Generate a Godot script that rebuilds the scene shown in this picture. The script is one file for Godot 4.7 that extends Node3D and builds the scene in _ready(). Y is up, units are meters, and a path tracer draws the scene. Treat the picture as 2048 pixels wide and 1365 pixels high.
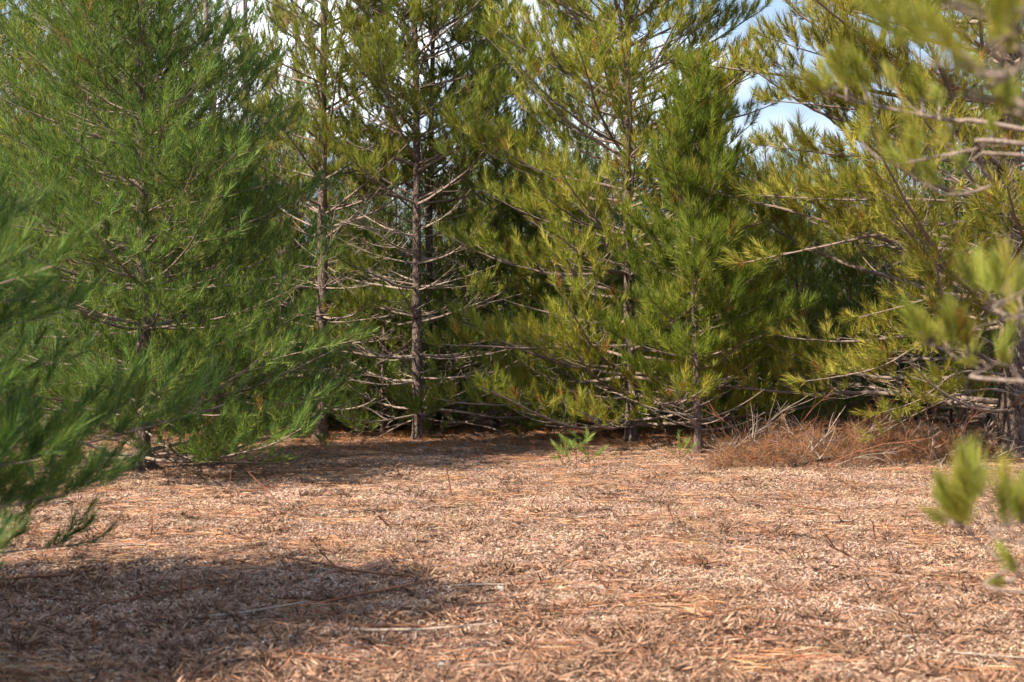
extends Node3D
# A clearing of dry needle litter in a young pine wood, sun from the left.
# Photo pixels become directions: px(x, y, depth) for a 2048 x 1365 picture, focal length 2500 px, eye 1.4 m above the ground.
# Layout numbers are in units of 1.75 m (see S).

const S := 1.75
const EYE := 0.8 * S
const FOCAL := 2500.0
var rng := RandomNumberGenerator.new()
var rough := FastNoiseLite.new()
var M := {}
var TUFT := {}
var used := {}
var tris := 0

# ---------------------------------------------------------------- mesh buffer
class Buf:
	var v := PackedVector3Array()
	var n := PackedVector3Array()
	var c := PackedColorArray()
	var i := PackedInt32Array()

	func tube(p: PackedVector3Array, r0: float, r1: float, sides: int, knob := 0.0, noise: FastNoiseLite = null) -> void:
		var count := p.size()
		if count < 2:
			return
		var d0 := (p[1] - p[0]).normalized()
		var ref := Vector3.RIGHT if absf(d0.x) < 0.8 else Vector3.FORWARD
		var base := v.size()
		for k in count:
			var d := (p[mini(k + 1, count - 1)] - p[maxi(k - 1, 0)]).normalized()
			var a := ref.cross(d).normalized()
			var b := d.cross(a)
			var r := lerpf(r0, r1, float(k) / (count - 1))
			for s in sides:
				var w := TAU * s / sides
				var o := a * cos(w) + b * sin(w)
				var rr := r
				if noise:
					rr *= 1.0 + knob * noise.get_noise_3d(o.x * 40.0, p[k].y * 22.0, o.z * 40.0)
				v.append(p[k] + o * rr)
				n.append(o)
		for k in count - 1:
			for s in sides:
				var s1 := (s + 1) % sides
				var q0 := base + k * sides + s
				var q1 := base + k * sides + s1
				var q2 := q0 + sides
				var q3 := q1 + sides
				i.append_array(PackedInt32Array([q0, q2, q1, q1, q2, q3]))
		# closed ends
		var butt := v.size()
		v.append(p[0])
		n.append(-d0)
		for s in sides:
			i.append_array(PackedInt32Array([base + s, base + (s + 1) % sides, butt]))
		var tip := v.size()
		v.append(p[count - 1] + d0 * r1 * 0.5)
		n.append((p[count - 1] - p[count - 2]).normalized())
		for s in sides:
			i.append_array(PackedInt32Array([base + (count - 1) * sides + s, tip, base + (count - 1) * sides + (s + 1) % sides]))

	func spike(a: Vector3, e: Vector3, r: float) -> void:      # a thin twig that ends in a point
		var d := (e - a).normalized()
		var x := d.cross(Vector3.RIGHT if absf(d.x) < .8 else Vector3.FORWARD).normalized()
		var y := d.cross(x)
		var at := v.size()
		for k in 3:
			var o := x * cos(TAU * k / 3) + y * sin(TAU * k / 3)
			v.append(a + o * r)
			n.append(o)
		v.append(e)
		n.append(d)
		i.append_array(PackedInt32Array([at, at + 3, at + 1, at + 1, at + 3, at + 2, at + 2, at + 3, at]))

	func tri(a: Vector3, b: Vector3, d: Vector3, col: Color) -> void:
		var at := v.size()
		v.append(a); v.append(b); v.append(d)
		c.append(col); c.append(col); c.append(col)
		i.append_array(PackedInt32Array([at, at + 1, at + 2]))

	# a needle: two bent pieces that taper to a point
	func needle(a: Vector3, dir: Vector3, length: float, width: float, bend: Vector3, face: Vector3, col: Color) -> void:
		var w := dir.cross(face).normalized() * width * 0.5
		var m := a + dir * length * 0.5 + bend * 0.35
		var e := a + dir * length + bend
		var at := v.size()
		v.append(a - w * 0.7); v.append(a + w * 0.7); v.append(m - w); v.append(m + w); v.append(e)
		for k in 5:
			c.append(col)
		i.append_array(PackedInt32Array([at, at + 1, at + 2, at + 1, at + 3, at + 2, at + 2, at + 3, at + 4]))

	func arrays() -> Array:
		var a := []
		a.resize(Mesh.ARRAY_MAX)
		a[Mesh.ARRAY_VERTEX] = v
		if n.size() == v.size():
			a[Mesh.ARRAY_NORMAL] = n
		if c.size() == v.size():
			a[Mesh.ARRAY_COLOR] = c
		a[Mesh.ARRAY_INDEX] = i
		return a

	func mesh(material: Material) -> ArrayMesh:
		var m := ArrayMesh.new()
		m.add_surface_from_arrays(Mesh.PRIMITIVE_TRIANGLES, arrays())
		m.surface_set_material(0, material)
		return m

# ---------------------------------------------------------------- small helpers
func px(x: float, y: float, depth: float) -> Vector3:
	return sight(x, y, depth * S)

func sight(x: float, y: float, depth: float) -> Vector3:
	return Vector3((x - 1024.0) / FOCAL * depth, EYE + (682.5 - y) / FOCAL * depth, -depth)

func ground_y(x: float, z: float) -> float:
	var d := -z / S
	var near := smoothstep(2.0, 5.0, d)
	return 0.06 * near * rough.get_noise_2d(x * 5.0, z * 5.0) + 0.045 * rough.get_noise_2d(x * 16.0, z * 16.0) + 0.016 * rough.get_noise_2d(x * 60.0, z * 60.0) + 0.09 * smoothstep(6.5, 9.0, d) * smoothstep(-2.6, 2.6, x) - 0.07 * smoothstep(10.5, 14.0, d)

func on_ground(x: float, y: float) -> Vector3:          # the ground under a photo pixel
	var d := EYE * FOCAL / maxf(y - 682.5, 40.0)
	for k in 4:
		var w := sight(x, y, d)
		d = (EYE - ground_y(w.x, w.z)) * FOCAL / maxf(y - 682.5, 40.0)
	var p := sight(x, y, d)
	return Vector3(p.x, ground_y(p.x, p.z), p.z)

func rr(a: float, b: float) -> float:
	return rng.randf_range(a, b)

func rv() -> Vector3:
	return Vector3(rr(-1, 1), rr(-1, 1), rr(-1, 1))

func lin(r: float, g: float, b: float) -> Color:
	return Color(r, g, b).linear_to_srgb()

func numbered(called: String) -> String:
	if not used.has(called):
		used[called] = 0
		return called
	used[called] += 1
	return "%s_%03d" % [called, used[called]]

func tag(o: Node3D, label: String, category: String, group := "") -> Node3D:
	o.set_meta("label", label)
	o.set_meta("category", category)
	if group:
		o.set_meta("group", group)
	return o

func thing(called: String, label: String, category: String, at: Vector3, group := "") -> Node3D:
	var o := Node3D.new()
	o.name = numbered(called)
	add_child(o)
	o.position = at
	return tag(o, label, category, group)

func part(called: String, mesh: Mesh, parent: Node3D) -> MeshInstance3D:
	var o := MeshInstance3D.new()
	o.name = called
	o.mesh = mesh
	parent.add_child(o, true)
	return o

func scatter(called: String, mesh: Mesh, where: Array, tints: Array, parent: Node3D) -> MultiMeshInstance3D:
	var mm := MultiMesh.new()
	mm.transform_format = MultiMesh.TRANSFORM_3D
	mm.use_colors = true
	mm.mesh = mesh
	mm.instance_count = where.size()
	for k in where.size():
		mm.set_instance_transform(k, where[k])
		mm.set_instance_color(k, tints[k])
	var o := MultiMeshInstance3D.new()
	o.name = called
	o.multimesh = mm
	o.set_meta("kind", "stuff")
	parent.add_child(o, true)
	return o

func along(dir: Vector3, roll: float, size: Vector3, at: Vector3) -> Transform3D:   # local Y along dir
	var y := dir.normalized()
	var x := y.cross(Vector3.FORWARD if absf(y.z) < 0.9 else Vector3.RIGHT).normalized()
	var z := x.cross(y)
	return Transform3D(Basis(x, y, z) * Basis(Vector3.UP, roll) * Basis.from_scale(size), at)

func grow(start: Vector3, dir: Vector3, length: float, steps: int, up: float, wiggle: float) -> PackedVector3Array:
	var p := PackedVector3Array([start])
	var d := dir.normalized()
	for k in steps:
		d = (d + Vector3.UP * up / steps + rv() * wiggle).normalized()
		p.append(p[k] + d * length / steps)
	return p

func spline(ctrl: Array, steps: int) -> PackedVector3Array:
	var curve := PackedVector3Array()
	var n := ctrl.size()
	for k in n - 1:
		var a: Vector3 = ctrl[maxi(k - 1, 0)]
		var b: Vector3 = ctrl[k]
		var c: Vector3 = ctrl[k + 1]
		var d: Vector3 = ctrl[mini(k + 2, n - 1)]
		for s in steps:
			curve.append(b.cubic_interpolate(c, a, d, float(s) / steps))
	curve.append(ctrl[n - 1])
	return curve

func span(p: PackedVector3Array) -> float:
	var s := 0.0
	for k in p.size() - 1:
		s += p[k].distance_to(p[k + 1])
	return s

func at_share(p: PackedVector3Array, t: float) -> Array:    # [point, direction]
	var f := clampf(t, 0.0, 0.9999) * (p.size() - 1)
	var k := int(f)
	return [p[k].lerp(p[k + 1], f - k), (p[k + 1] - p[k]).normalized()]

# ---------------------------------------------------------------- materials
func noise_tex(freq: float, ramp: Array, seed_: int, size := 512, normal := false, fractal := 4) -> NoiseTexture2D:
	var f := FastNoiseLite.new()
	f.seed = seed_
	f.frequency = freq
	f.fractal_octaves = fractal
	var t := NoiseTexture2D.new()
	t.width = size
	t.height = size
	t.seamless = true
	t.noise = f
	if normal:
		t.as_normal_map = true
		t.bump_strength = 6.0
	elif ramp.size():
		var g := Gradient.new()
		g.offsets = PackedFloat32Array(range(ramp.size()).map(func(k): return float(k) / (ramp.size() - 1)))
		g.colors = PackedColorArray(ramp)
		t.color_ramp = g
	return t

func bark(ramp: Array, seed_: int, scale: Vector3, relief: float) -> StandardMaterial3D:
	var m := StandardMaterial3D.new()
	m.albedo_texture = noise_tex(0.02, ramp, seed_)
	m.heightmap_enabled = true
	m.heightmap_texture = noise_tex(0.03, [], seed_ + 1)
	m.heightmap_scale = relief
	m.uv1_triplanar = true
	m.uv1_world_triplanar = true
	m.uv1_scale = scale
	m.roughness = 0.9
	m.metallic_specular = 0.25
	return m

func needles(back: float, rough_: float) -> StandardMaterial3D:
	var m := StandardMaterial3D.new()
	m.vertex_color_use_as_albedo = true
	m.roughness = rough_
	m.metallic_specular = 0.28
	m.backlight_enabled = back > 0.0
	m.backlight = lin(back, back, back * 0.6)
	return m

func make_materials() -> void:
	M.trunk = bark([lin(.025, .018, .015), lin(.075, .052, .042), lin(.15, .11, .092), lin(.25, .195, .17)], 11, Vector3(3.2, 1.2, 3.2), 1.6)
	M.branch = bark([lin(.07, .052, .042), lin(.20, .15, .12), lin(.35, .285, .24)], 15, Vector3(5, 5, 5), 0.3)
	M.dead_wood = bark([lin(.12, .088, .07), lin(.26, .20, .16), lin(.40, .325, .275)], 19, Vector3(5, 5, 5), 0.3)
	M.shoot = bark([lin(.16, .09, .04), lin(.24, .15, .07)], 23, Vector3(9, 9, 9), 0.0)
	M.stem = bark([lin(.07, .03, .02), lin(.16, .07, .04), lin(.24, .12, .07)], 27, Vector3(8, 8, 8), 0.2)
	M.log = bark([lin(.03, .022, .018), lin(.08, .06, .05), lin(.16, .12, .10)], 29, Vector3(4, 4, 4), 1.0)
	M.stone = bark([lin(.14, .125, .11), lin(.25, .235, .215), lin(.38, .36, .33)], 31, Vector3(6, 6, 6), 0.8)
	M.needles = needles(0.8, 0.55)
	M.litter = needles(0.0, 0.95)
	M.litter.metallic_specular = 0.15
	var g := StandardMaterial3D.new()
	g.albedo_texture = noise_tex(0.035, [lin(.05, .027, .017), lin(.11, .06, .036), lin(.19, .11, .068), lin(.26, .165, .105)], 41, 1024)
	g.uv1_triplanar = true
	g.uv1_world_triplanar = true
	g.uv1_scale = Vector3(1.1, 1.1, 1.1)
	g.heightmap_enabled = true
	g.heightmap_texture = noise_tex(0.06, [], 43, 1024)
	g.heightmap_scale = 2.5
	g.roughness = 1.0
	g.metallic_specular = 0.1
	M.ground = g

# ---------------------------------------------------------------- needle tufts (local Y along the shoot): loose triangles, copied into each crown
func tuft(count: int, shoot: float, length: float, width: float, open_tip: float, open_base: float, bend: float, tones: Array, seed_: int, fine := false) -> Dictionary:
	rng.seed = seed_
	var v := PackedVector3Array()
	var c := PackedColorArray()
	for k in count:
		var t := (k + rr(0, 1)) / count
		var az := k * 2.39996 + rr(-.5, .5)
		var open := deg_to_rad(lerpf(open_base, open_tip, t) + rr(-9, 9))
		var out := Vector3(cos(az), 0, sin(az))
		var dir := Vector3.UP * cos(open) + out * sin(open)
		var col: Color = tones[rng.randi() % tones.size()]
		col = col * rr(.8, 1.2)
		var l := length * rr(0.75, 1.1)
		var a := Vector3.UP * shoot * t + out * 0.002
		var w := dir.cross(rv().normalized()).normalized() * width * rr(.8, 1.15) * .5
		var e := a + dir * l + (Vector3.UP * bend + rv() * .35) * l * .16
		if fine:
			var m := a + dir * l * .5 + (e - a - dir * l) * .3
			v.append_array(PackedVector3Array([a - w * .8, a + w * .8, m - w, a + w * .8, m + w, m - w, m - w, m + w, e]))
			for q in 9:
				c.append(col)
		else:
			v.append_array(PackedVector3Array([a - w, a + w, e]))
			for q in 3:
				c.append(col)
	return {"v": v, "c": c}

func make_tufts() -> void:
	var red := [Color(.205, .225, .034), Color(.150, .178, .030), Color(.250, .255, .046), Color(.105, .138, .026), Color(.290, .270, .060)]
	var white := [Color(.145, .195, .042), Color(.102, .155, .038), Color(.190, .232, .055), Color(.075, .122, .036)]
	var young := [Color(.130, .175, .026), Color(.098, .142, .025), Color(.170, .205, .034)]
	var dry := [Color(.34, .15, .05), Color(.25, .10, .04), Color(.40, .20, .08)]
	TUFT.red = [tuft(34, .09, .13, .0070, 5, 50, .5, red, 1), tuft(28, .07, .115, .0070, 8, 58, .5, red, 2), tuft(42, .15, .125, .0070, 5, 46, .7, red, 3)]
	TUFT.white = [tuft(34, .12, .10, .0058, 8, 46, .3, white, 4), tuft(28, .08, .095, .0058, 10, 52, .2, white, 5), tuft(42, .17, .105, .0058, 8, 42, .2, white, 6)]
	TUFT.young = [tuft(40, .13, .15, .0080, 8, 52, .5, young, 7), tuft(34, .10, .14, .0080, 10, 56, .5, young, 8)]
	TUFT.dry = [tuft(26, .08, .12, .0034, 25, 85, -.6, dry, 9)]
	var rust := [Color(.26, .125, .062), Color(.20, .095, .05), Color(.30, .185, .115), Color(.22, .15, .11), Color(.30, .125, .052)]
	TUFT.rust = [tuft(24, .10, .13, .0050, 25, 80, -.6, rust, 19), tuft(18, .14, .11, .0050, 20, 70, -.8, rust, 20)]
	TUFT.near_red = [tuft(180, .13, .14, .0020, 5, 40, .3, red, 10, true), tuft(140, .10, .13, .0020, 6, 50, .3, red, 12, true)]
	TUFT.near_white = [tuft(64, .14, .11, .0036, 8, 40, .2, white, 13), tuft(52, .10, .10, .0036, 10, 46, .2, white, 14)]
	TUFT.far = [tuft(15, .13, .14, .013, 14, 62, .5, red, 16), tuft(13, .10, .13, .013, 18, 68, .4, white, 17)]

# ---------------------------------------------------------------- trees
# ctx: {node, kind, v, c, tint, size, tones (tinted tuft colours), merge (Buf of all branches, or null)}
func context(node: Node3D, kind: String, tint: Color, size: float, merge = null) -> Dictionary:
	var tones := []
	for t in TUFT[kind]:
		var row := []
		for k in 7:
			var vary: float = rr(.75, 1.25)      # needles of different shoots differ in tone
			var warm := rr(.88, 1.15)
			var out := PackedColorArray()
			for col in t.c:
				if k == 6:
					out.append(Color(col.g * 1.25 * tint.r, col.g * .78, col.b * 1.2))      # a browned tuft
					continue
				out.append(Color(col.r * tint.r * vary * warm, col.g * tint.g * vary, col.b * tint.b * vary))
			row.append(out)
		tones.append(row)
	return {"node": node, "kind": kind, "v": PackedVector3Array(), "c": PackedColorArray(), "size": size, "tones": tones, "merge": merge, "n": 0, "tone": 0}

func add_tuft(ctx: Dictionary, at: Vector3, dir: Vector3, size := 1.0) -> void:
	var list: Array = TUFT[ctx.kind]
	var k := rng.randi() % list.size()
	var s: float = ctx.size * size * rr(.78, 1.15)
	ctx.v.append_array(along(dir, rr(0, TAU), Vector3(s, s, s), at) * (list[k].v as PackedVector3Array))
	ctx.c.append_array(ctx.tones[k][6 if rng.randf() < ctx.get("brown", .025) else (ctx.tone + rng.randi() % 3) % 6])
	ctx.n += 1

func foliage(ctx: Dictionary, p: PackedVector3Array, length: float, o: Dictionary) -> void:
	var reach: float = minf(o.leafy, length)
	var s := 0.0
	while s <= reach:
		var q := at_share(p, 1.0 - s / maxf(length, 0.01))
		var d: Vector3 = q[1]
		var size := 1.0 if s < 0.01 else rr(.6, .9)
		if s > 0.01:
			d = (d + rv() * 0.4 + Vector3.UP * 0.3).normalized()
		else:
			d = (d + Vector3.UP * float(o.lift)).normalized()
		add_tuft(ctx, q[0], d, size)
		s += float(o.gap) * rr(.75, 1.3)

func twig(b: Buf, ctx: Dictionary, start: Vector3, dir: Vector3, length: float, r: float, level: int, live: bool, o: Dictionary) -> void:
	var p := grow(start, dir, length, 4 if level == 1 else 2, float(o.up) * (0.8 if live else 0.2), float(o.wiggle) * (1.0 if live else 1.7))
	if level == 1:
		b.tube(p, r, r * 0.35, 3)
	else:
		b.spike(p[0], p[1], r)
		b.spike(p[1], p[2], r * .6)
	if level < 2 and length > 0.2:
		var s := 0.35
		var side := 1.0 if rng.randf() < .5 else -1.0
		while s < 0.95:
			var q := at_share(p, s)
			var d: Vector3 = q[1]
			var lat := d.cross(Vector3.UP)
			lat = lat.normalized() * side if lat.length() > .05 else Vector3.RIGHT * side
			twig(b, ctx, q[0], d * .8 + lat * rr(.5, .9) + Vector3.UP * rr(-.15, .35), length * rr(.3, .5), r * .6, level + 1, live and rng.randf() < .95, o)
			side = -side
			s += float(o.step) * rr(.9, 1.5) / length
	if live:
		foliage(ctx, p, length, o)

func bough(ctx: Dictionary, p: PackedVector3Array, r: float, o: Dictionary) -> void:
	var b: Buf = ctx.merge if ctx.merge else Buf.new()
	b.tube(p, r, maxf(r * 0.22, .002), 3 if ctx.merge else 5)
	ctx.tone = rng.randi() % 6
	var total := span(p)
	var s := total * float(o.side_from)
	var side := 1.0
	while s < total * 0.97:
		var t := s / total
		var q := at_share(p, t)
		var d: Vector3 = q[1]
		var lat := d.cross(Vector3.UP)
		lat = lat.normalized() * side if lat.length() > .05 else Vector3.RIGHT * side
		var dir := d * rr(.6, 1.0) + lat * rr(.5, 1.1) + Vector3.UP * rr(-.2, .4)
		var length := maxf(total * float(o.side_len) * (1.15 - t) * rr(.55, 1.2), 0.07)
		var live: bool = not o.dead and t > float(o.leaf_from) * rr(.8, 1.2) and rng.randf() > float(o.bare)
		twig(b, ctx, q[0], dir, length, clampf(r * .5 * (1.1 - t), .0024, .009), 1, live, o)
		side = -side
		s += float(o.step) * rr(.6, 1.4)
	if not o.dead:
		foliage(ctx, p, total, o)
	if not ctx.merge:
		tris += b.i.size() / 3
		part("branch", b.mesh(M.dead_wood if o.dead else M.branch), ctx.node)

func finish(ctx: Dictionary) -> void:
	if ctx.merge:
		var w := part("branches", ctx.merge.mesh(M.branch), ctx.node)
		w.set_meta("kind", "stuff")
	var a := []
	a.resize(Mesh.ARRAY_MAX)
	a[Mesh.ARRAY_VERTEX] = ctx.v
	a[Mesh.ARRAY_COLOR] = ctx.c
	var m := ArrayMesh.new()
	m.add_surface_from_arrays(Mesh.PRIMITIVE_TRIANGLES, a)
	m.surface_set_material(0, M.needles)
	var o := part("crown", m, ctx.node)
	o.set_meta("kind", "stuff")
	tris += ctx.v.size() / 3

func trunk_of(ctx: Dictionary, height: float, r: float, top: Vector3, wiggle: float, sides := 12) -> PackedVector3Array:
	var p := PackedVector3Array()
	var steps := maxi(10, int(height / 0.14))
	var ph := rr(0, 10)
	for k in steps + 1:
		var t := float(k) / steps
		p.append(Vector3(top.x * t, height * t - 0.10 * (1 - t), top.z * t) + Vector3(sin(t * 7 + ph), 0, cos(t * 6 + ph)) * wiggle * t * (1 - t * .5))
	var b := Buf.new()
	b.tube(p, r, r * 0.12, sides, 0.22, rough)
	# root flare
	b.tube(PackedVector3Array([Vector3(0, -.12, 0), Vector3(0, .03, 0), Vector3(0, .10, 0)]), r * 1.9, r * 1.1, sides, 0.5, rough)
	b.tube(PackedVector3Array([Vector3(0, .08, 0), Vector3(0, .3, 0)]), r * 1.15, r * .98, sides, 0.3, rough)
	part("trunk", b.mesh(M.trunk), ctx.node)
	return p

# s: at, h, r, kind, size, tint, low, gap (whorl spacing), per, reach, elev_low, elev_top, lean, dead_to, power
func pine(s: Dictionary) -> Node3D:
	for key in ["h", "r", "low", "gap", "reach", "dead_to", "lean"]:
		if s.has(key):
			s[key] *= S
	rng.seed = s.seed
	var at: Vector3 = s.at
	at.y = ground_y(at.x, at.z)
	var node := thing(s.get("called", "pine_tree"), s.label, "pine tree", at, s.get("group", "pines around the clearing"))
	var ctx := context(node, s.kind, s.get("tint", Color(1, 1, 1)), s.get("size", 1.12), Buf.new() if s.has("merge") else null)
	ctx.brown = s.get("brown", .025)
	var p := trunk_of(ctx, s.h, s.r, s.get("lean", Vector3.ZERO), s.get("wiggle", 0.05))
	var y: float = s.low
	var top_seen := EYE + .30 * absf(at.z) + .7
	var turn := rr(0, TAU)
	var h: float = s.h
	while y < h * 0.97:
		var t := y / h
		var n: int = s.per + rng.randi_range(-1, 1)
		turn += 0.6
		for k in n:
			var yy := y + rr(-.08, .08)
			if at.y + yy > top_seen and k > 2:
				continue
			var q := at_share(p, yy / h)
			var az := turn + TAU * k / n + rr(-.3, .3)
			if s.has("thin_right") and cos(az) > .25 and rng.randf() < .6:
				continue
			var crown := clampf((t - s.low / h) / (1.0 - s.low / h), 0, 1)
			var length: float = s.reach * pow(1.0 - crown, s.get("power", 0.75)) * rr(.75, 1.15) + 0.08
			if s.has("round"):
				length *= 0.62 + 0.38 * smoothstep(0.0, s.round, crown)
			var elev := deg_to_rad(lerpf(s.elev_low, s.elev_top, pow(t, 1.2)) + rr(-9, 9))
			var dir := Vector3(cos(az) * cos(elev), sin(elev), sin(az) * cos(elev))
			var dead: bool = yy < s.get("dead_to", 0.0) and rng.randf() < .8 or rng.randf() < s.get("dead_mix", 0.0)
			if dead:
				length *= rr(.45, .9)
			var o := {"side_from": s.get("side_from", .22), "leaf_from": s.get("leaf_from", .35), "step": s.get("step", .115), "side_len": s.get("side_len", .30), "up": s.get("up", .55), "wiggle": s.get("twist", .10), "leafy": s.get("leafy", .16), "gap": s.get("tuft_gap", .09), "lift": s.get("lift", .7), "bare": s.get("bare", .08), "dead": dead}
			var pts := grow(q[0], dir, length, maxi(6, int(length / .16)), s.get("upturn", .45), s.get("twist", .10) * .55)
			bough(ctx, pts, clampf(length * .011, .005, .036) * s.get("thick", 1.0), o)
		y += s.gap * rr(.8, 1.2) * lerpf(1.0, .75, t)
	for path in s.get("extra", []):
		var ctrl := [at_share(p, path[0] * S / h)[0]]
		for q in path[1]:
			ctrl.append(px(q[0], q[1], q[2]) - at)
		bough(ctx, spline(ctrl, 5), path[2] * S * .8, {"side_from": .3 if path.size() < 5 else 1.0, "leaf_from": .35, "step": s.get("step", .085), "side_len": .22, "up": s.get("up", .55), "wiggle": .12, "leafy": s.get("leafy", .16), "gap": s.get("tuft_gap", .075), "lift": s.get("lift", .35), "bare": path[3], "dead": false})
	# the leader
	for k in 4:
		add_tuft(ctx, p[p.size() - 1] - Vector3(0, k * .08, 0), (Vector3.UP + rv() * .5).normalized(), 1.0)
	finish(ctx)
	return node

func simple_twig(called: String, label: String, category: String, group: String, at: Vector3, pts: PackedVector3Array, r: float, mat: Material, forks: int) -> Node3D:
	var o := thing(called, label, category, at, group)
	var b := Buf.new()
	b.tube(pts, r, r * .4, 5)
	part("stem", b.mesh(mat), o)
	for k in forks:
		var q := at_share(pts, rr(.3, .9))
		var f := Buf.new()
		f.tube(grow(q[0], q[1] + rv() * .9 + Vector3.UP * .2, span(pts) * rr(.15, .4), 3, .1, .2), r * .6, r * .2, 4)
		part("side_twig", f.mesh(mat), o)
	return o

func seedling(at: Vector3, label: String, group: String, h: float, kind: String, stems: int, size: float, tint: Color) -> void:
	var o := thing("pine_seedling", label, "seedling", at, group)
	var ctx := context(o, kind, tint, size)
	ctx.brown = 0.0
	var b := Buf.new()
	var main := grow(Vector3(0, -.02, 0), Vector3(rr(-.2, .2), 1, rr(-.2, .2)), h, 5, .1, .12)
	b.tube(main, .005, .002, 5)
	for k in stems:
		var q := at_share(main, rr(.3, .95))
		var az := rr(0, TAU)
		var l := h * rr(.25, .5)
		var p := grow(q[0], Vector3(cos(az), .55, sin(az)), l, 4, .3, .12)
		b.tube(p, .003, .0015, 4)
		add_tuft(ctx, p[4], (p[4] - p[3]).normalized(), 1.0)
		add_tuft(ctx, p[2], (p[3] - p[2]).normalized() + rv() * .3, .8)
	add_tuft(ctx, main[5], Vector3.UP, 1.0)
	part("stem", b.mesh(M.stem), o)
	finish(ctx)

# ---------------------------------------------------------------- ground and litter
func make_ground() -> void:
	var b := Buf.new()
	var xs := []
	var zs := []
	for k in 241:
		var t := (k - 120) / 120.0
		xs.append(signf(t) * (absf(t) * 7.6 + 80.0 * pow(absf(t), 7.0)))
	for k in 301:
		var t := k / 300.0
		zs.append(-2.0 - t * 19.0 - 90.0 * pow(t, 9.0) + 16.0 * pow(1.0 - t, 12.0))
	for z in zs:
		for x in xs:
			b.v.append(Vector3(x, ground_y(x, z), z))
	for r in zs.size() - 1:
		for c in xs.size() - 1:
			var q: int = r * xs.size() + c
			b.i.append_array(PackedInt32Array([q, q + xs.size(), q + 1, q + 1, q + xs.size(), q + xs.size() + 1]))
	for r in zs.size():
		for c in xs.size():
			var x: float = xs[c]
			var z: float = zs[r]
			b.n.append(Vector3(ground_y(x - .05, z) - ground_y(x + .05, z), .1, ground_y(x, z - .05) - ground_y(x, z + .05)).normalized())
	var o := part("ground", b.mesh(M.ground), self)
	o.set_meta("kind", "structure")
	tag(o, "open forest floor of brown needle litter in the clearing", "ground")

# a tile of curled dry bits: bent ribbons and short needles, lying every way
func crumbs(seed_: int, count: int, half: float, tones: Array) -> ArrayMesh:
	rng.seed = seed_
	var b := Buf.new()
	for k in count:
		var p := Vector3(rr(-half, half), rr(-.004, .012), rr(-half, half))
		var a := rr(0, TAU)
		var col: Color = tones[rng.randi() % tones.size()]
		col = col * rr(.75, 1.25)
		var l := rr(.008, .036)
		var w := rr(.0011, .0034)
		var turn := rr(-1.6, 1.6)
		var lift := rr(-.2, .7)
		var q := p
		var last := Vector3.ZERO
		for s in 3:
			var f := Vector3(cos(a), lift, sin(a)).normalized()
			var side := Vector3(-sin(a), rr(-.6, .6), cos(a)).normalized() * w
			var e := q + f * l / 2
			if s == 0:
				b.tri(q, e + side, e - side, col)
			elif s == 1:
				b.tri(q + last, e + side, q - last, col)
				b.tri(q - last, e + side, e - side, col)
			else:
				b.tri(q + last, e, q - last, col)
			last = side
			q = e
			a += turn
			lift -= rr(.2, .7)
	return b.mesh(M.litter)

func straw(seed_: int, count: int, half: float, spread: float, tones: Array) -> ArrayMesh:
	rng.seed = seed_
	var b := Buf.new()
	for k in count:
		var p := Vector3(rr(-half, half), rr(.002, .02), rr(-half, half))
		var w := rr(-spread, spread) * rr(.3, 1.0) + (PI if rng.randf() < .5 else 0.0)
		var f := Vector3(cos(w), rr(-.08, .10), sin(w)).normalized()
		var col: Color = tones[rng.randi() % tones.size()]
		b.needle(p, f, rr(.09, .20), .0044, Vector3(rr(-1, 1), rr(-.2, .1), rr(-1, 1)) * .022, (Vector3.UP + rv() * .5).normalized(), col * rr(.8, 1.2))
	return b.mesh(M.litter)

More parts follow.
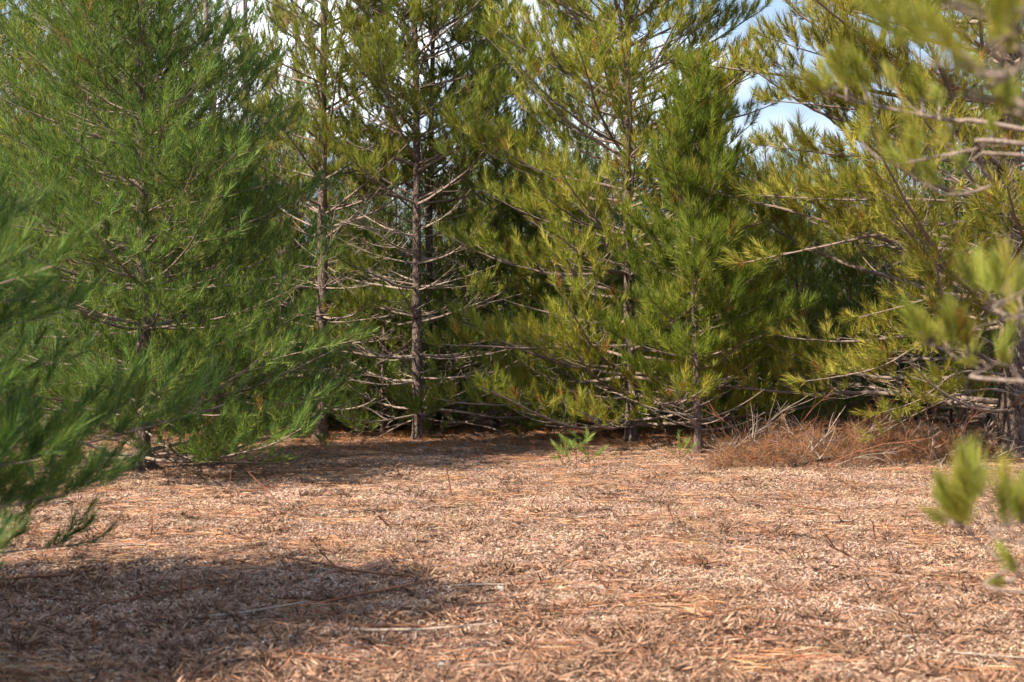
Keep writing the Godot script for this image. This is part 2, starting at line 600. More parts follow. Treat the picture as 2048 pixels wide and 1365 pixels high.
func make_litter() -> void:
	var tan := [Color(.385, .255, .18), Color(.305, .19, .13), Color(.22, .122, .08), Color(.445, .325, .245), Color(.10, .056, .038), Color(.275, .145, .09), Color(.48, .38, .30), Color(.065, .039, .027), Color(.345, .22, .155)]
	var orange := [Color(.36, .17, .085), Color(.29, .125, .06), Color(.40, .235, .135), Color(.22, .095, .05), Color(.45, .31, .20)]
	var root := Node3D.new()
	root.name = "needle_litter"
	add_child(root)
	root.set_meta("kind", "stuff")
	tag(root, "layer of dry needles and crumbled leaf bits covering the clearing floor", "litter")
	var variants := []
	var straws := []
	for k in 4:
		variants.append(crumbs(101 + k, 1150, .16, tan))
		straws.append(straw(111 + k, 64 if k < 3 else 36, .18, .8 if k < 3 else 2.5, orange if k < 3 else tan))
	var clods := []
	for k in 3:       # curled clumps that stand proud of the mat
		rng.seed = 130 + k
		var b := Buf.new()
		for q in 60:
			var a := rr(0, TAU)
			var col: Color = tan[[1, 2, 4, 5, 7, 8][rng.randi() % 6]]
			var at := Vector3(cos(a), 0, sin(a)) * .05 * sqrt(rng.randf()) + Vector3.UP * rr(-.005, .02)
			b.needle(at, (Vector3(cos(a), rr(-.2, .9), sin(a)) + rv() * .6).normalized(), rr(.02, .06), .0050, rv() * .018, rv().normalized(), col * rr(.7, 1.2))
		clods.append(b.mesh(M.litter))
	var w := []
	var c := []
	var sw := []
	var sc := []
	for k in 4:
		w.append([]); c.append([]); sw.append([]); sc.append([])
	rng.seed = 500
	var patch := FastNoiseLite.new()
	patch.seed = 9
	patch.frequency = 0.4
	var z := -3.9
	while z > -25.0:
		var half := ceilf((-z * .46 + 1.0) / .25) * .25
		var x := -half
		while x < half:
			var p := Vector3(x, 0, z)
			p.y = (ground_y(x, z) + ground_y(x - .08, z) + ground_y(x + .08, z) + ground_y(x, z - .08) + ground_y(x, z + .08)) / 5.0
			var g := Vector3(ground_y(x - .1, z) - ground_y(x + .1, z), .2, ground_y(x, z - .1) - ground_y(x, z + .1)).normalized()
			var tilt := along(g, 0, Vector3.ONE, p)
			var n := patch.get_noise_2d(p.x, p.z * 2.2)
			var k := rng.randi() % 4
			var e := rr(.88, 1.12) * (1.0 + .45 * n)
			w[k].append(tilt * Transform3D(Basis(Vector3.UP, PI / 2 * (rng.randi() % 4)), Vector3.ZERO))
			c[k].append(Color(e, e * rr(.97, 1.02), e * rr(.94, 1.06)))
			if rng.randf() < .33 - 1.2 * n + .6 * smoothstep(14.4, 17.5, -z):
				k = rng.randi() % 4
				var o := Vector3(p.x + rr(-.12, .12), 0, p.z + rr(-.12, .12))
				o.y = ground_y(o.x, o.z) + .008
				sw[k].append(Transform3D(Basis(Vector3.UP, rr(-.35, .35)), o))
				e = rr(.7, 1.2)
				sc[k].append(Color(e, e * rr(.92, 1.05), e))
			x += .25
		z -= .25
	for k in 3:
		var cw := []
		var cc := []
		for q in 1500:
			var p := on_ground(rr(-100, 2150), 880 + 520 * rng.randf())
			if patch.get_noise_2d(p.x * 2.0, p.z * 3.0) < rr(-.5, .3):
				continue
			var e := rr(.6, 1.25)
			cw.append(Transform3D(Basis(Vector3.UP, rr(0, TAU)) * Basis.from_scale(Vector3(1, rr(.6, 1.0), 1) * rr(.7, 1.6)), p))
			cc.append(Color(e, e, e))
		scatter("curled_clumps", clods[k], cw, cc, root)
	for k in 4:
		scatter("crumbled_leaves", variants[k], w[k], c[k], root)
		scatter("dry_needles", straws[k], sw[k], sc[k], root)

# ---------------------------------------------------------------- the scene
func _ready() -> void:
	# camera
	var cam := Camera3D.new()
	cam.name = "camera"
	add_child(cam)
	cam.position = Vector3(0, EYE, 0)
	var att := CameraAttributesPhysical.new()
	att.frustum_focal_length = 24.0 * FOCAL / 1365.0
	att.frustum_focus_distance = 14.0
	att.exposure_aperture = 2.9
	cam.attributes = att
	cam.fov = rad_to_deg(2.0 * atan(682.5 / FOCAL))
	cam.near = 0.05
	cam.far = 400.0
	cam.current = true
	# sky, exposure
	var env := Environment.new()
	env.background_mode = Environment.BG_SKY
	env.tonemap_mode = Environment.TONE_MAPPER_LINEAR
	env.tonemap_exposure = 3.2
	env.sdfgi_enabled = true
	env.ssao_enabled = true
	env.ssil_enabled = true
	var sm := ProceduralSkyMaterial.new()
	sm.sky_top_color = lin(.115, .20, .35)
	sm.sky_horizon_color = lin(.30, .345, .38)
	sm.sky_curve = 0.16
	sm.ground_bottom_color = lin(.14, .10, .07)
	sm.ground_horizon_color = lin(.30, .27, .22)
	sm.sky_cover = clouds()
	sm.sky_cover_modulate = Color(1, 1, 1, 1)
	sm.sun_angle_max = 4.0
	var sky := Sky.new()
	sky.sky_material = sm
	env.sky = sky
	var we := WorldEnvironment.new()
	we.name = "world_environment"
	we.environment = env
	add_child(we)
	# sun: to the left, a little behind the camera, about 50 degrees up
	var sun := DirectionalLight3D.new()
	sun.name = "sun"
	add_child(sun)
	sun.look_at_from_position(Vector3.ZERO, -Vector3(-0.58, 0.70, 0.40), Vector3.UP)
	sun.light_color = Color(1.0, 0.95, 0.87)
	sun.light_energy = 1.5
	sun.light_angular_distance = 0.53
	sun.shadow_enabled = true

	rough.seed = 3
	rough.frequency = 0.06
	rng.seed = 1
	make_materials()
	make_tufts()
	make_ground()
	make_litter()
	make_trees()
	make_near_right()
	make_background()
	make_floor_things()
	print("triangles in crowns and boughs: ", tris)

func clouds() -> ImageTexture:
	var f := FastNoiseLite.new()
	f.seed = 21
	f.frequency = 1.15
	f.fractal_octaves = 5
	var im := Image.create(1024, 512, false, Image.FORMAT_RGBAF)
	for y in 256:
		var up := PI / 2 - (y + .5) / 512.0 * PI
		for x in 1024:
			var az := (x + .5) / 1024.0 * TAU
			var d := Vector3(sin(az) * cos(up), sin(up) * 2.2, cos(az) * cos(up)) * 1.6
			var n := f.get_noise_3d(d.x, d.y, d.z)
			var a := smoothstep(0.0, 0.34, n)
			im.set_pixel(x, y, Color(.62, .60, .57, a))
	return ImageTexture.create_from_image(im)

func make_trees() -> void:
	# big soft white pine on the left edge of the clearing
	pine({"seed": 31, "at": px(285, 900, 7.7) * Vector3(1, 0, 1), "h": 5.4, "r": .05, "kind": "white", "low": .14, "gap": .24, "per": 11, "reach": 1.55, "elev_low": -5, "elev_top": 48, "upturn": .35, "power": 1.0, "size": 1.35, "tint": Color(1.02, 1.03, .98), "step": .145, "side_len": .32, "leafy": .38, "tuft_gap": .145, "up": .3, "leaf_from": .12, "twist": .08, "thick": .7,
		"label": "large dense white pine with soft blue-green boughs sweeping down beside the clearing",
		"brown": .008, "extra": [[.75, [[420, 760, 7.2], [560, 715, 7.2], [715, 680, 7.2]], .010, .0], [.55, [[400, 830, 7.2], [540, 815, 7.2], [650, 795, 7.3]], .009, .0], [.3, [[370, 915, 7.2], [460, 925, 7.1], [560, 925, 7.2]], .008, .0]]})
	# red pine with a bare grey lower trunk
	pine({"seed": 32, "at": px(641, 870, 10.1) * Vector3(1, 0, 1), "h": 5.8, "r": .052, "kind": "red", "low": .3, "gap": .25, "per": 6, "reach": 1.2, "elev_low": -6, "elev_top": 55, "power": .42, "lean": Vector3(.06, 0, 0), "dead_to": 1.8, "bare": .08, "leaf_from": .35, "twist": .15, "step": .10,
		"label": "slim red pine with open ascending top branches and bare grey twigs below"})
	pine({"seed": 33, "at": px(836, 890, 9.9) * Vector3(1, 0, 1), "h": 5.6, "r": .044, "kind": "red", "low": .3, "gap": .24, "per": 7, "reach": 1.25, "elev_low": -6, "elev_top": 50, "power": .42, "lean": Vector3(-.05, 0, 0), "dead_to": 1.85, "tint": Color(.85, .92, .95), "bare": .08, "leaf_from": .35, "twist": .15, "step": .10,
		"label": "dark-trunked pine at the clearing's end, front one of a close pair"})
	pine({"seed": 34, "at": px(856, 880, 10.6) * Vector3(1, 0, 1), "h": 5.8, "r": .038, "kind": "red", "low": .35, "gap": .25, "per": 6, "reach": 1.2, "elev_low": -4, "elev_top": 50, "power": .42, "lean": Vector3(.05, 0, 0), "dead_to": 1.85, "tint": Color(.85, .92, .95), "bare": .08, "leaf_from": .35, "twist": .15, "step": .10,
		"label": "dark-trunked pine standing close behind its twin at the clearing's end"})
	pine({"seed": 35, "at": px(990, 880, 11.2) * Vector3(1, 0, 1), "h": 4.15, "r": .032, "kind": "red", "low": .35, "gap": .21, "per": 7, "reach": .95, "elev_low": 0, "elev_top": 52, "power": .5, "dead_to": 1.2, "tint": Color(.95, .98, .95), "bare": .06, "leaf_from": .3, "step": .115,
		"label": "thin straight pine between the dark pair and the bright spreading pine"})
	# the bright spreading pine
	pine({"seed": 36, "at": px(1262, 868, 9.2) * Vector3(1, 0, 1), "h": 5.2, "r": .045, "kind": "red", "low": .2, "gap": .18, "per": 8, "reach": 1.42, "elev_low": -2, "elev_top": 46, "lean": Vector3(-.05, 0, 0), "power": .4, "dead_mix": .2, "tint": Color(1.2, 1.15, 1.0), "twist": .14, "bare": .07, "leaf_from": .3,
		"label": "bright yellow-green pine with long spreading grey branches, behind the young pine"})
	# the young pine in front of it
	pine({"seed": 37, "at": px(1396, 862, 8.3) * Vector3(1, 0, 1), "h": 2.6, "r": .028, "kind": "young", "low": .25, "gap": .19, "per": 6, "reach": .72, "elev_low": 0, "elev_top": 52, "lean": Vector3(-.04, 0, 0), "power": .7, "size": 1.05, "tint": Color(1.2, 1.1, 1.0), "leaf_from": .2, "step": .085, "side_len": .36, "leafy": .34, "tuft_gap": .09, "dead_to": .5, "bare": .04,
		"label": "young deep-green pine with a pointed top and long fresh needles"})
	# the old pine on the right edge
	pine({"seed": 38, "at": px(2028, 920, 8.2) * Vector3(1, 0, 1), "h": 7.5, "r": .10, "kind": "red", "low": .42, "gap": .23, "per": 7, "reach": 2.15, "elev_low": -3, "elev_top": 42, "lean": Vector3(-.1, 0, 0), "power": .38, "dead_mix": .06, "tint": Color(1.12, 1.05, 1.0), "twist": .15, "bare": .10, "leaf_from": .35, "side_len": .26, "dead_to": .45, "thin_right": true,
		"label": "stout old pine with furrowed grey bark and long knobbly boughs above the brush",
		"extra": [[3.2, [[1900, 60, 8.0], [1700, 20, 8.0], [1560, -30, 8.0]], .014, .05], [2.8, [[1870, 150, 7.9], [1680, 120, 7.8], [1520, 70, 7.8]], .015, .05], [2.4, [[1850, 235, 7.9], [1680, 215, 7.9], [1530, 200, 7.9]], .015, .05], [2.0, [[1850, 320, 8.0], [1680, 310, 8.0], [1520, 290, 8.0]], .015, .05], [1.7, [[1850, 400, 7.8], [1680, 400, 7.8], [1510, 390, 7.9]], .015, .05], [1.35, [[1900, 478, 8.0], [1780, 468, 7.9], [1640, 495, 7.8], [1480, 528, 7.7]], .024, .2], [1.1, [[1930, 560, 7.9], [1850, 600, 7.8], [1700, 640, 7.7]], .016, .4], [.75, [[1900, 660, 7.9], [1760, 735, 7.8], [1600, 765, 7.8]], .013, .25], [.6, [[1920, 745, 7.9], [1840, 800, 7.9], [1750, 830, 7.8]], .012, .35], [.5, [[1960, 780, 8.0], [1860, 815, 7.9], [1740, 880, 7.8]], .012, .5]]})
	# small pines that grow between the trunks
	var low := [[560, 10.4, 1.7, "small soft pine filling the gap left of the slim red pine"], [765, 10.3, 1.75, "small soft pine growing between the slim red pine and the dark pair"], [885, 10.6, 1.35, "small soft pine at the foot of the dark pair"], [1090, 10.5, 1.5, "small soft pine under the bright pine's longest boughs"], [700, 10.9, 1.9, "small bushy pine close behind the slim red pine"], [1180, 10.0, 1.25, "small soft pine in the shade behind the bright pine's trunk"], [1335, 9.7, 1.1, "low soft pine between the bright pine and the young pine"], [1480, 9.6, 1.35, "small soft pine just behind the rusty brush heap's tip"], [1590, 9.8, 1.5, "small soft pine behind the middle of the brush heap"], [1700, 9.9, 1.4, "small soft pine under the old pine's longest boughs"]]
	for k in low.size():
		pine({"seed": 45 + k, "called": "small_pine", "at": px(low[k][0], 880, low[k][1]) * Vector3(1, 0, 1), "h": low[k][2], "r": .018, "kind": "white", "low": .1, "gap": .2, "per": 5, "reach": .62, "elev_low": 5, "elev_top": 50, "size": 1.15, "step": .11, "leafy": .22, "tuft_gap": .09, "leaf_from": .2, "tint": Color(1.15, 1.1, .9), "label": low[k][3], "group": "small pines between the trunks"})
	# white pine at the near left whose boughs reach into view and shade the floor
	pine({"seed": 39, "at": Vector3(-2.2, 0, -3.0) * S, "h": 2.05, "r": .05, "kind": "near_white", "low": .31, "gap": .115, "per": 9, "reach": 1.47, "elev_low": -5, "elev_top": 30, "upturn": .18, "power": 1.0, "tint": Color(.75, .82, .8), "thick": .45, "brown": .005, "size": 1.25, "step": .13, "side_len": .34, "leafy": .36, "tuft_gap": .15, "up": .3, "leaf_from": .15, "twist": .08,
		"label": "near white pine with dark feathery boughs hanging over the left of the floor",
		"extra": [[.5, [[-260, 1210, 1.9], [-90, 1190, 1.85]], .004, .3, 0]]})

func make_near_right() -> void:
	# pine just outside the right edge; its boughs hang into view
	rng.seed = 61
	var at := Vector3(1.75, 0, -2.05) * S
	at.y = ground_y(at.x, at.z)
	var node := thing("pine_tree", "near pine with yellow-green tufts and small round cones on knobbly boughs", "pine tree", at, "pines around the clearing")
	var ctx := context(node, "near_red", Color(1.1, 1.05, 1.0), .6)
	trunk_of(ctx, 5.6, .13, Vector3(.1, 0, 0), .04)
	var o := {"side_from": .55, "leaf_from": .3, "step": .11, "side_len": .12, "up": .7, "wiggle": .1, "leafy": .03, "gap": .06, "lift": .8, "bare": .35, "dead": false}
	var bare := o.duplicate()
	bare.bare = .8
	bare.leafy = .0
	var paths := [
		[[Vector3(1.75, .98, -2.15) * S, px(2060, 262, 2.25), px(1900, 240, 2.3), px(1720, 205, 2.32), px(1650, 180, 2.32)], o, 0.0112],
		[[Vector3(1.75, 1.0, -2.1) * S, px(2060, 290, 2.15), px(1950, 300, 2.2), px(1815, 326, 2.25)], bare, 0.0118],
		[[Vector3(1.75, .92, -2.0) * S, px(2040, 310, 2.2), px(1985, 370, 2.25), px(1890, 388, 2.3), px(1800, 335, 2.3)], o, 0.0068],
		[[Vector3(1.75, 1.25, -1.7) * S, px(2120, 190, 1.2), px(2020, 150, 1.15), px(1930, 130, 1.12)], o, 0.0068],
		[[Vector3(1.75, 1.3, -1.7) * S, px(2150, 90, 1.25), px(2040, 60, 1.2), px(1960, 20, 1.15)], o, 0.0062],
		[[Vector3(1.75, .70, -2.0) * S, px(2060, 765, 1.95), px(1960, 738, 2.0), px(1868, 690, 2.02)], o, 0.0087],
		[[Vector3(1.75, .80, -1.9) * S, px(2100, 640, 1.85), px(2030, 590, 1.9)], o, 0.0062],
		[[Vector3(1.75, .42, -1.8) * S, px(2100, 1190, 1.7), px(2010, 1130, 1.72), px(1915, 1045, 1.75)], o, 0.0062],
		[[Vector3(1.75, .5, -1.8) * S, px(2120, 1090, 1.6), px(2030, 1040, 1.62)], o, 0.0050],
	]
	for q in paths:
		var p := spline(q[0], 5)
		for k in p.size():
			p[k] -= at
		bough(ctx, p, q[2], q[1])
	for q in [[1735, 205, 1724, 165, 1690, 60, 2.3], [1655, 193, 1645, 185, 1593, 127, 2.31], [1693, 200, 1693, 179, 1682, 124, 2.3], [1700, 203, 1680, 150, 1660, 90, 2.33], [1844, 232, 1844, 193, 1827, 127, 2.28], [1744, 241, 1744, 238, 1734, 185, 2.3], [1800, 335, 1772, 303, 1768, 255, 2.3], [1760, 320, 1725, 286, 1735, 240, 2.31], [1990, 265, 1985, 275, 1975, 205, 2.2], [1880, 240, 1880, 215, 1868, 150, 2.27],
		[1960, 140, 1920, 105, 1860, 20, 1.13], [2010, 150, 1960, 150, 1890, 75, 1.12], [2060, 220, 2040, 205, 1960, 130, 1.14], [2060, 110, 2040, 100, 1950, 30, 1.2], [2060, 230, 2035, 225, 1985, 165, 1.15], [2080, 30, 2030, 20, 1980, -60, 1.18], [1960, 20, 1900, 10, 1830, -60, 1.2],
		[1868, 692, 1855, 688, 1803, 590, 2.0], [1945, 735, 1936, 692, 1912, 605, 2.0], [1975, 735, 1964, 724, 1890, 722, 1.98], [2060, 660, 2045, 635, 1996, 555, 1.9], [2050, 640, 2040, 600, 2030, 510, 1.9], [1900, 700, 1893, 690, 1862, 625, 2.02], [2040, 760, 2020, 730, 1985, 660, 1.97],
		[1915, 1050, 1921, 1045, 1872, 930, 1.75], [1926, 1052, 1924, 1046, 1917, 950, 1.76], [1915, 1048, 1902, 1046, 1836, 1012, 1.75], [2060, 1060, 2048, 1046, 2004, 940, 1.6], [2040, 1150, 2034, 1150, 1985, 1065, 1.7], [2030, 1160, 2015, 1160, 1950, 1160, 1.7], [2075, 1050, 2062, 1030, 2045, 930, 1.6]]:
		var a := px(q[0], q[1], q[6]) - at
		var b0 := px(q[2], q[3], q[6]) - at
		var e := px(q[4], q[5], q[6] + rr(-.06, .06)) - at
		var tw := Buf.new()
		tw.tube(PackedVector3Array([a, (a + b0) * .5 + rv() * .004, b0, b0.lerp(e, .25)]), .006, .0035, 5)
		part("branch", tw.mesh(M.branch), node)
		add_tuft(ctx, b0, e - b0, (e - b0).length() / .165)
		add_tuft(ctx, b0, (e - b0).normalized() + rv() * .25, (e - b0).length() / .19)
	# the rest of the crown, out over the right
	for k in 18:
		var y := .9 + k * .25
		var az := rr(-1.0, 1.0)
		var length := 1.5 * (1.0 - y / 6.3) + .15
		bough(ctx, grow(Vector3(.03, y, 0), Vector3(cos(az), .4, sin(az)), length, 7, .5, .06), .016, o)
	# small cones held on the boughs
	for c in [[1655, 192, 2.3], [1738, 165, 2.31], [1940, 175, 1.13], [1862, 688, 2.0], [1972, 730, 1.98]]:
		var b := Buf.new()
		var axis := (Vector3.UP * .6 + rv()).normalized()
		var base := px(c[0], c[1], c[2]) - at
		for ring in 6:
			var t := ring / 5.0
			var r := .019 * sin(PI * (.18 + .72 * t))
			for m in 9:
				var w := TAU * (m + .5 * (ring % 2)) / 9
				var out := axis.cross(Vector3.RIGHT).normalized().rotated(axis, w)
				var q := base + axis * .045 * t
				var side := axis.cross(out).normalized() * .004
				b.tri(q + side, q + out * (r + .004) + axis * .004, q - side, Color.WHITE)
				b.tri(q + side + out * r, q + out * (r + .004) + axis * .004, q - side + out * r, Color.WHITE)
		part("cone", b.mesh(M.log), node)
	finish(ctx)

func make_background() -> void:
	rng.seed = 71
	var spots := []      # photo column, distance, height
	for s in [[-60, 12.0, 5.5], [60, 13.5, 6.0], [160, 10.6, 4.6], [260, 12.5, 4.8], [345, 10.8, 3.0], [420, 12.0, 2.8], [470, 10.6, 2.3], [530, 11.6, 3.0], [590, 13.0, 4.2], [980, 14.5, 3.5], [1130, 13.4, 3.7], [1530, 13.6, 3.0], [1600, 12.6, 2.8], [655, 11.0, 2.2], [720, 12.2, 2.7], [790, 11.2, 2.3], [880, 11.6, 2.3], [935, 12.6, 2.5], [1040, 11.0, 2.6], [1100, 12.4, 3.0], [1160, 10.8, 2.5], [1215, 13.0, 3.4], [1320, 11.0, 2.7], [1410, 12.2, 3.2], [1475, 10.8, 2.2], [1550, 11.8, 2.3], [1620, 10.6, 2.0], [1690, 12.0, 2.5], [1750, 10.4, 2.2], [1830, 11.6, 3.0], [1910, 10.2, 2.8], [1990, 11.6, 4.0], [2090, 10.6, 4.5]]:
		spots.append(s)
	for k in 24:
		spots.append([-40 + k * 92 + rr(-30, 30), rr(14.0, 18.5), rr(2.7, 3.5) + (2.2 if k < 6 else 0.0)])
	var base: Array = []
	for k in 3:
		var n := pine({"seed": 80 + k, "called": "background_pine", "at": Vector3(0, 0, -50), "h": 4.0, "r": .06, "kind": "far", "low": .18, "gap": .22, "per": 7, "reach": [1.25, 1.05, 1.4][k], "elev_low": -2, "elev_top": 46, "power": .6, "tint": [Color(.85, .95, 1), Color(.7, .85, 1), Color(1, 1, .9)][k], "size": 1.2, "step": .17, "side_len": .34, "leafy": .28, "tuft_gap": .14, "leaf_from": .25, "bare": .1, "merge": true,
			"label": ["mid-green pine in the wood behind the first row of trees", "narrow dark bluish-green pine in the wood behind the first row", "broad yellow-green pine in the wood behind the first row"][k], "group": "pines in the wood behind"})
		base.append(n)
	for k in spots.size():
		var s: Array = spots[k]
		var o: Node3D = base[k % 3]
		if k >= 3:
			o = o.duplicate()
			o.name = numbered("background_pine")
			add_child(o)
		var p := px(s[0], 682, s[1])
		o.position = Vector3(p.x, ground_y(p.x, p.z), p.z)
		o.rotation.y = rr(0, TAU)
		o.scale = Vector3.ONE * (s[2] / 4.0)
	# a pine beside the photographer, out of view: it shades the near left boughs and the near left of the floor
	var shade: Node3D = base[1].duplicate()
	shade.name = numbered("background_pine")
	add_child(shade)
	shade.position = Vector3(-3.7, 0, -1.5) * S
	shade.position.y = ground_y(shade.position.x, shade.position.z)
	shade.scale = Vector3.ONE * 1.05
	tag(shade, "narrow pine beside the near white pine that shades the near floor", "pine tree", "pines around the clearing")

func make_floor_things() -> void:
	rng.seed = 200
	# seedlings
	var pale := Color(1.7, 1.6, 1.5)
	var spots := [[566, 882, .34, "bushy pale green pine seedling, tallest of those under the white pine's boughs", 8], [604, 888, .16, "small round pine seedling beside the tallest one", 4], [640, 893, .26, "upright pine seedling with a bare side stem near the trunks", 5], [698, 890, .30, "drooping pale pine seedling below the pair of dark trunks", 6], [655, 905, .12, "low yellowish pine seedling in front of the upright one", 4], [412, 882, .26, "thin pine seedling at the shady edge of the white pine", 4], [430, 905, .10, "tiny flat pine seedling at the lit edge of the shadow", 3],
		[1122, 922, .11, "tiny yellowish pine seedling standing alone on the open floor", 4], [1150, 945, .20, "pale slender pine seedling on the open floor", 4], [1178, 930, .20, "bent pine seedling with a drooping tuft on the open floor", 6], [1360, 922, .16, "dark small pine seedling near the brush", 3]]
	for s in spots:
		seedling(on_ground(s[0], s[1] + 8), s[3], "pine seedlings on the clearing floor", s[2] * S, "white", s[4] + 2, .72, pale)
	for k in 22:
		var x := rr(1040, 1460)
		seedling(on_ground(x, rr(866, 884)), "low green pine seedling at the foot of the bright pines", "low seedlings under the bright pines", rr(.2, .5), "young", 5, .9, Color(1.1, 1.15, 1.1))
	# dead stems that stick out of the litter
	var stems := [[570, 1020, -45, 90], [460, 1010, 0, 55], [905, 995, -14, 50], [820, 1062, -55, 50], [790, 1060, -40, 40], [1060, 1010, 25, 40], [1240, 1080, -60, 50], [1350, 1045, -20, 35], [1720, 1115, -70, 60], [1680, 1105, -30, 60], [1750, 1095, 0, 40], [1830, 1190, -30, 45], [1890, 1070, 5, 30], [190, 1290, -12, 40], [1300, 1330, -15, 45], [300, 1075, 0, 30], [50, 1080, 30, 35], [1560, 1085, -50, 45], [1480, 1010, -40, 45], [1620, 1010, 35, 40], [700, 1010, -60, 50], [980, 1250, -60, 60], [1230, 1190, -35, 45], [1090, 1250, -30, 35], [1420, 1230, 20, 40], [360, 1200, 10, 40], [540, 1130, -70, 60], [1750, 1230, 40, 50], [880, 1180, -75, 60], [1580, 1300, -70, 60]]
	for s in stems:
		var at := on_ground(s[0], s[1])
		var d := -at.z
		var length: float = s[3] / FOCAL * d * 1.25
		var a := deg_to_rad(s[2])
		simple_twig("dead_twig", "thin dark reddish dead twig sticking up from the litter", "twig", "dead twigs sticking up from the litter", at, grow(Vector3(0, -.02, 0), Vector3(sin(a), cos(a), rr(-.5, .5)), length + .03, 5, .0, .08), rr(.006, .010), M.stem, rng.randi_range(0, 2))
	for k in 60:      # lying sticks
		var at := on_ground(rr(0, 2048), 930 + 420 * pow(rng.randf(), 1.5))
		var a := rr(-.5, .5) + (PI if rng.randf() < .5 else 0.0)
		simple_twig("fallen_stick", "thin brown stick lying flat on the litter", "stick", "thin sticks lying on the litter", at + Vector3.UP * .014, grow(Vector3.ZERO, Vector3(cos(a), .02, sin(a)), rr(.25, .9), 6, .0, .07), rr(.004, .010), M.stem if k % 3 else M.dead_wood, rng.randi_range(0, 1))
	# stones and pale leaves
	for s in [[880, 1338, .07, "pale grey stone half sunk in the litter"], [1205, 1178, .045, "small whitish stone beside a lying stick"], [1655, 1262, .036, "small white flat stone on the sunny litter"]]:
		rng.seed = int(s[0])
		var at := on_ground(s[0], s[1])
		var o := thing("stone", s[3], "stone", at)
		var sp := SphereMesh.new()
		sp.radial_segments = 28
		sp.rings = 16
		var arr := sp.get_mesh_arrays()
		var v: PackedVector3Array = arr[Mesh.ARRAY_VERTEX]
		for k in v.size():
			v[k] = v[k] * 2.0 * (1.0 + .5 * rough.get_noise_3d(v[k].x * 18 + s[0], v[k].y * 18, v[k].z * 18)) * Vector3(s[2], s[2] * .5, s[2] * .7) + Vector3(0, -.004, 0)
		var st := SurfaceTool.new()
		arr[Mesh.ARRAY_VERTEX] = v
		var am := ArrayMesh.new()
		am.add_surface_from_arrays(Mesh.PRIMITIVE_TRIANGLES, arr)
		st.create_from(am, 0)
		st.generate_normals()
		var m := st.commit()
		m.surface_set_material(0, M.stone)
		part("rock", m, o)
	rng.seed = 230
	var leaves := [[1042, 1106], [690, 1026], [18, 1116], [660, 1162], [1040, 1150], [1720, 1270], [960, 1290], [1850, 1165], [560, 1240], [1175, 1018], [1390, 1150], [270, 1335], [1000, 1185], [1560, 970], [820, 1130], [1970, 1330]]
	for s in leaves:
		var at := on_ground(s[0], s[1]) + Vector3.UP * .016
		var o := thing("dry_leaf", "pale curled dry leaf lying on the needle litter", "leaf", at, "pale dry leaves on the litter")
		var b := Buf.new()
		var a := rr(0, TAU)
		var l := rr(.025, .045)
		var f := Vector3(cos(a), 0, sin(a))
		var g := Vector3(-sin(a), 0, cos(a))
		var col := Color(.42, .33, .25) * rr(.8, 1.1)
		var tipp := f * l + Vector3.UP * .012
		for k in 6:
			var t0 := k / 6.0
			var t1 := (k + 1) / 6.0
			for side in [-1.0, 1.0]:
				var w0: float = sin(PI * t0) * l * .38 * side * (1.0 + .25 * (k % 2))
				var w1: float = sin(PI * t1) * l * .38 * side * (1.0 + .25 * ((k + 1) % 2))
				var m0 := tipp * t0 * 2 - tipp
				var m1 := tipp * t1 * 2 - tipp
				var e0 := m0 + g * w0 + Vector3.UP * absf(w0) * .7
				var e1 := m1 + g * w1 + Vector3.UP * absf(w1) * .7
				b.tri(m0, e0, m1, col)
				b.tri(m1, e0, e1, col)
		part("leaf_blade", b.mesh(M.litter), o)
	# brush under the old pine: a log, fallen branches and dead rusty fronds
	rng.seed = 240
	var logs := [[[1560, 944], [1620, 930], [1720, 915], [1820, 900], .03, "dark rotting log half buried in the rusty brush"], [[1780, 915], [1900, 900], [2010, 885], [2060, 880], .04, "grey fallen branch resting against the old pine's foot"]]
	for s in logs:
		var ctrl := []
		for k in 4:
			var g := on_ground(s[k][0], maxf(s[k][1], 905) + 2)
			ctrl.append(g + Vector3.UP * (.0 + .04 * k + rr(-.02, .03)))
		var root: Vector3 = ctrl[0]
		for k in 4:
			ctrl[k] -= root
		var o := thing("fallen_log", s[5], "log", root)
		var b := Buf.new()
		var p := spline(ctrl, 5)
		b.tube(p, s[4], s[4] * .45, 12, 1.1, rough)
		part("stem", b.mesh(M.log), o)
		for k in 6:
			var q := at_share(p, rr(.1, .95))
			var t := Buf.new()
			t.tube(grow(q[0], rv() + Vector3.UP * .7, rr(.2, .7), 5, .1, .2), .012, .003, 4)
			part("side_twig", t.mesh(M.dead_wood), o)
	for k in 96:
		var at := on_ground(rr(1430, 2000), rr(895, 938))
		var a := rr(0, TAU)
		var p := grow(Vector3(0, .0, 0), Vector3(cos(a), rr(.1, .8), sin(a) * .6), rr(.4, 1.2), 8, -.3, .2)
		simple_twig("fallen_branch", "grey dead branch tangled in the rusty brush heap" if k % 2 else "reddish dead stem standing in the rusty brush heap", "branch", "dead branches in the brush heap", at, p, rr(.004, .009), M.dead_wood if k % 2 else M.stem, 9)
	for s in [[640, 868], [700, 872], [760, 878], [560, 872], [880, 876], [1010, 872], [1120, 872], [1440, 880]]:
		var a := rr(-.6, .6) + (PI if rng.randf() < .5 else 0.0)
		simple_twig("fallen_branch", "pale curved bare branch lying along the foot of the trees", "branch", "bare branches along the foot of the trees", on_ground(s[0], s[1]) + Vector3.UP * .03, grow(Vector3.ZERO, Vector3(cos(a), rr(.2, .5), sin(a) * .5), rr(1.0, 2.3), 12, rr(-.5, .3), .13), rr(.010, .018), M.dead_wood, 10)
	var heap := thing("dead_fronds", "heap of rusty brown dead needles and fronds under the old pine", "dead brush", on_ground(1700, 920))
	heap.set_meta("kind", "stuff")
	var ctx := context(heap, "rust", Color(1, 1, 1), 1.0)
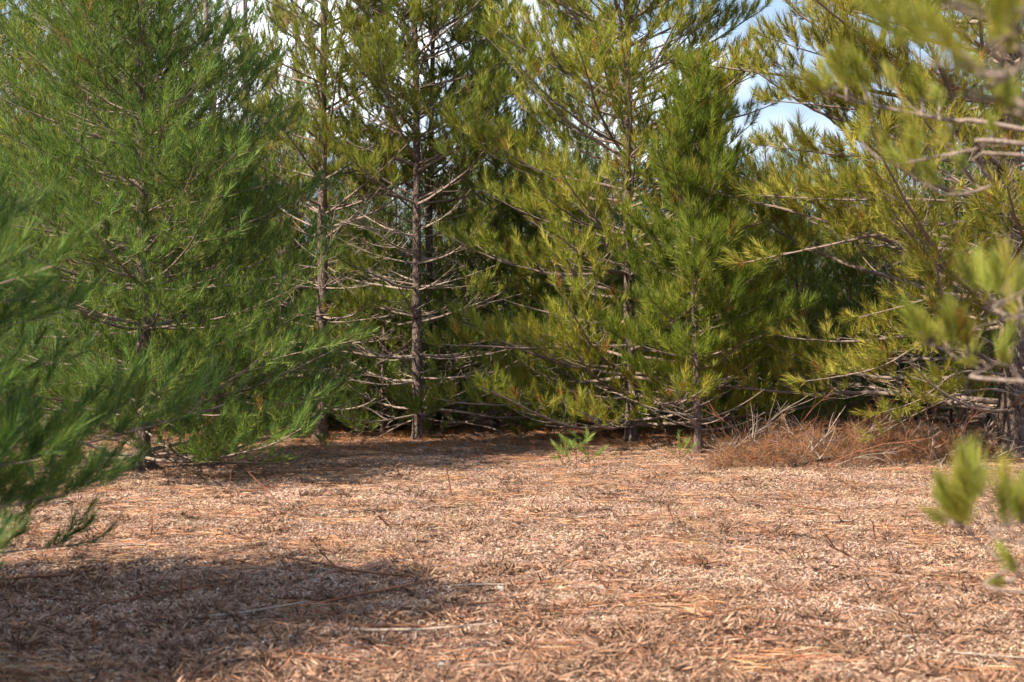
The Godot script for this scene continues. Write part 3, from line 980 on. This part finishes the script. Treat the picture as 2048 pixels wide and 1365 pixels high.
	for k in 1900:
		var u := rng.randf()
		var g := on_ground(lerpf(1430, 1990, u), rr(896, 944) - 14 * u)
		var top := .08 + .42 * sin(PI * clampf(u * 1.1, .05, 1)) * rr(.2, 1.0)
		add_tuft(ctx, g + Vector3.UP * top * rng.randf() - heap.position, rv() + Vector3.UP * rr(-.6, .8), rr(.8, 1.3))
	finish(ctx)
	# low dry fringe where the litter meets the trees
	var fringe := thing("dry_fringe", "scattered rusty dead needle sprays along the foot of the trees", "dead brush", on_ground(1000, 890))
	fringe.set_meta("kind", "stuff")
	ctx = context(fringe, "dry", Color(1, 1, 1), 1.0)
	for k in 700:
		var g := on_ground(rr(300, 1500), 862 + 45 * pow(rng.randf(), 1.6))
		add_tuft(ctx, g + Vector3.UP * rr(.0, .05) - fringe.position, rv() * Vector3(1, .3, 1) + Vector3.UP * .2, rr(.6, 1.1))
	finish(ctx)
	# leafless tree far behind, grey twigs against the sky
	rng.seed = 260
	var bt := px(455, 682, 13.4)
	bt.y = ground_y(bt.x, bt.z)
	var bare := thing("bare_tree", "leafless grey broadleaf tree with fine upright twigs behind the pines", "tree", bt)
	var stems2 := [[-.25, .12], [0.0, 0.0], [.2, -.1]]
	for s in stems2:
		var p := grow(Vector3(s[0] * .3, -.05, 0), Vector3(s[0], 2.0, s[1]), 11.0, 16, .1, .035)
		var b := Buf.new()
		b.tube(p, .10, .015, 8)
		part("trunk", b.mesh(M.dead_wood), bare)
		for k in 26:
			var q := at_share(p, .25 + .72 * k / 26.0)
			var l := rr(1.2, 2.6) * (1.15 - k / 30.0)
			var az := rr(0, TAU)
			var w := Buf.new()
			var side := grow(q[0], Vector3(cos(az), 1.3, sin(az)), l, 8, .5, .09)
			w.tube(side, .020, .005, 4)
			for m in 9:
				var q2 := at_share(side, rr(.2, .95))
				w.tube(grow(q2[0], q2[1] + rv() * .6 + Vector3.UP * .2, l * rr(.2, .45), 4, .3, .12), .009, .003, 3)
			part("branch", w.mesh(M.dead_wood), bare)
	# slim dead stem beside the old pine
	var ds := px(1926, 905, 8.4)
	ds.y = ground_y(ds.x, ds.z)
	simple_twig("dead_sapling", "slim upright dead sapling with scaly grey bark beside the old pine", "sapling", "", ds, grow(Vector3(0, -.05, 0), Vector3(.02, 1, 0), 2.3, 10, .1, .03), .045, M.trunk, 6)
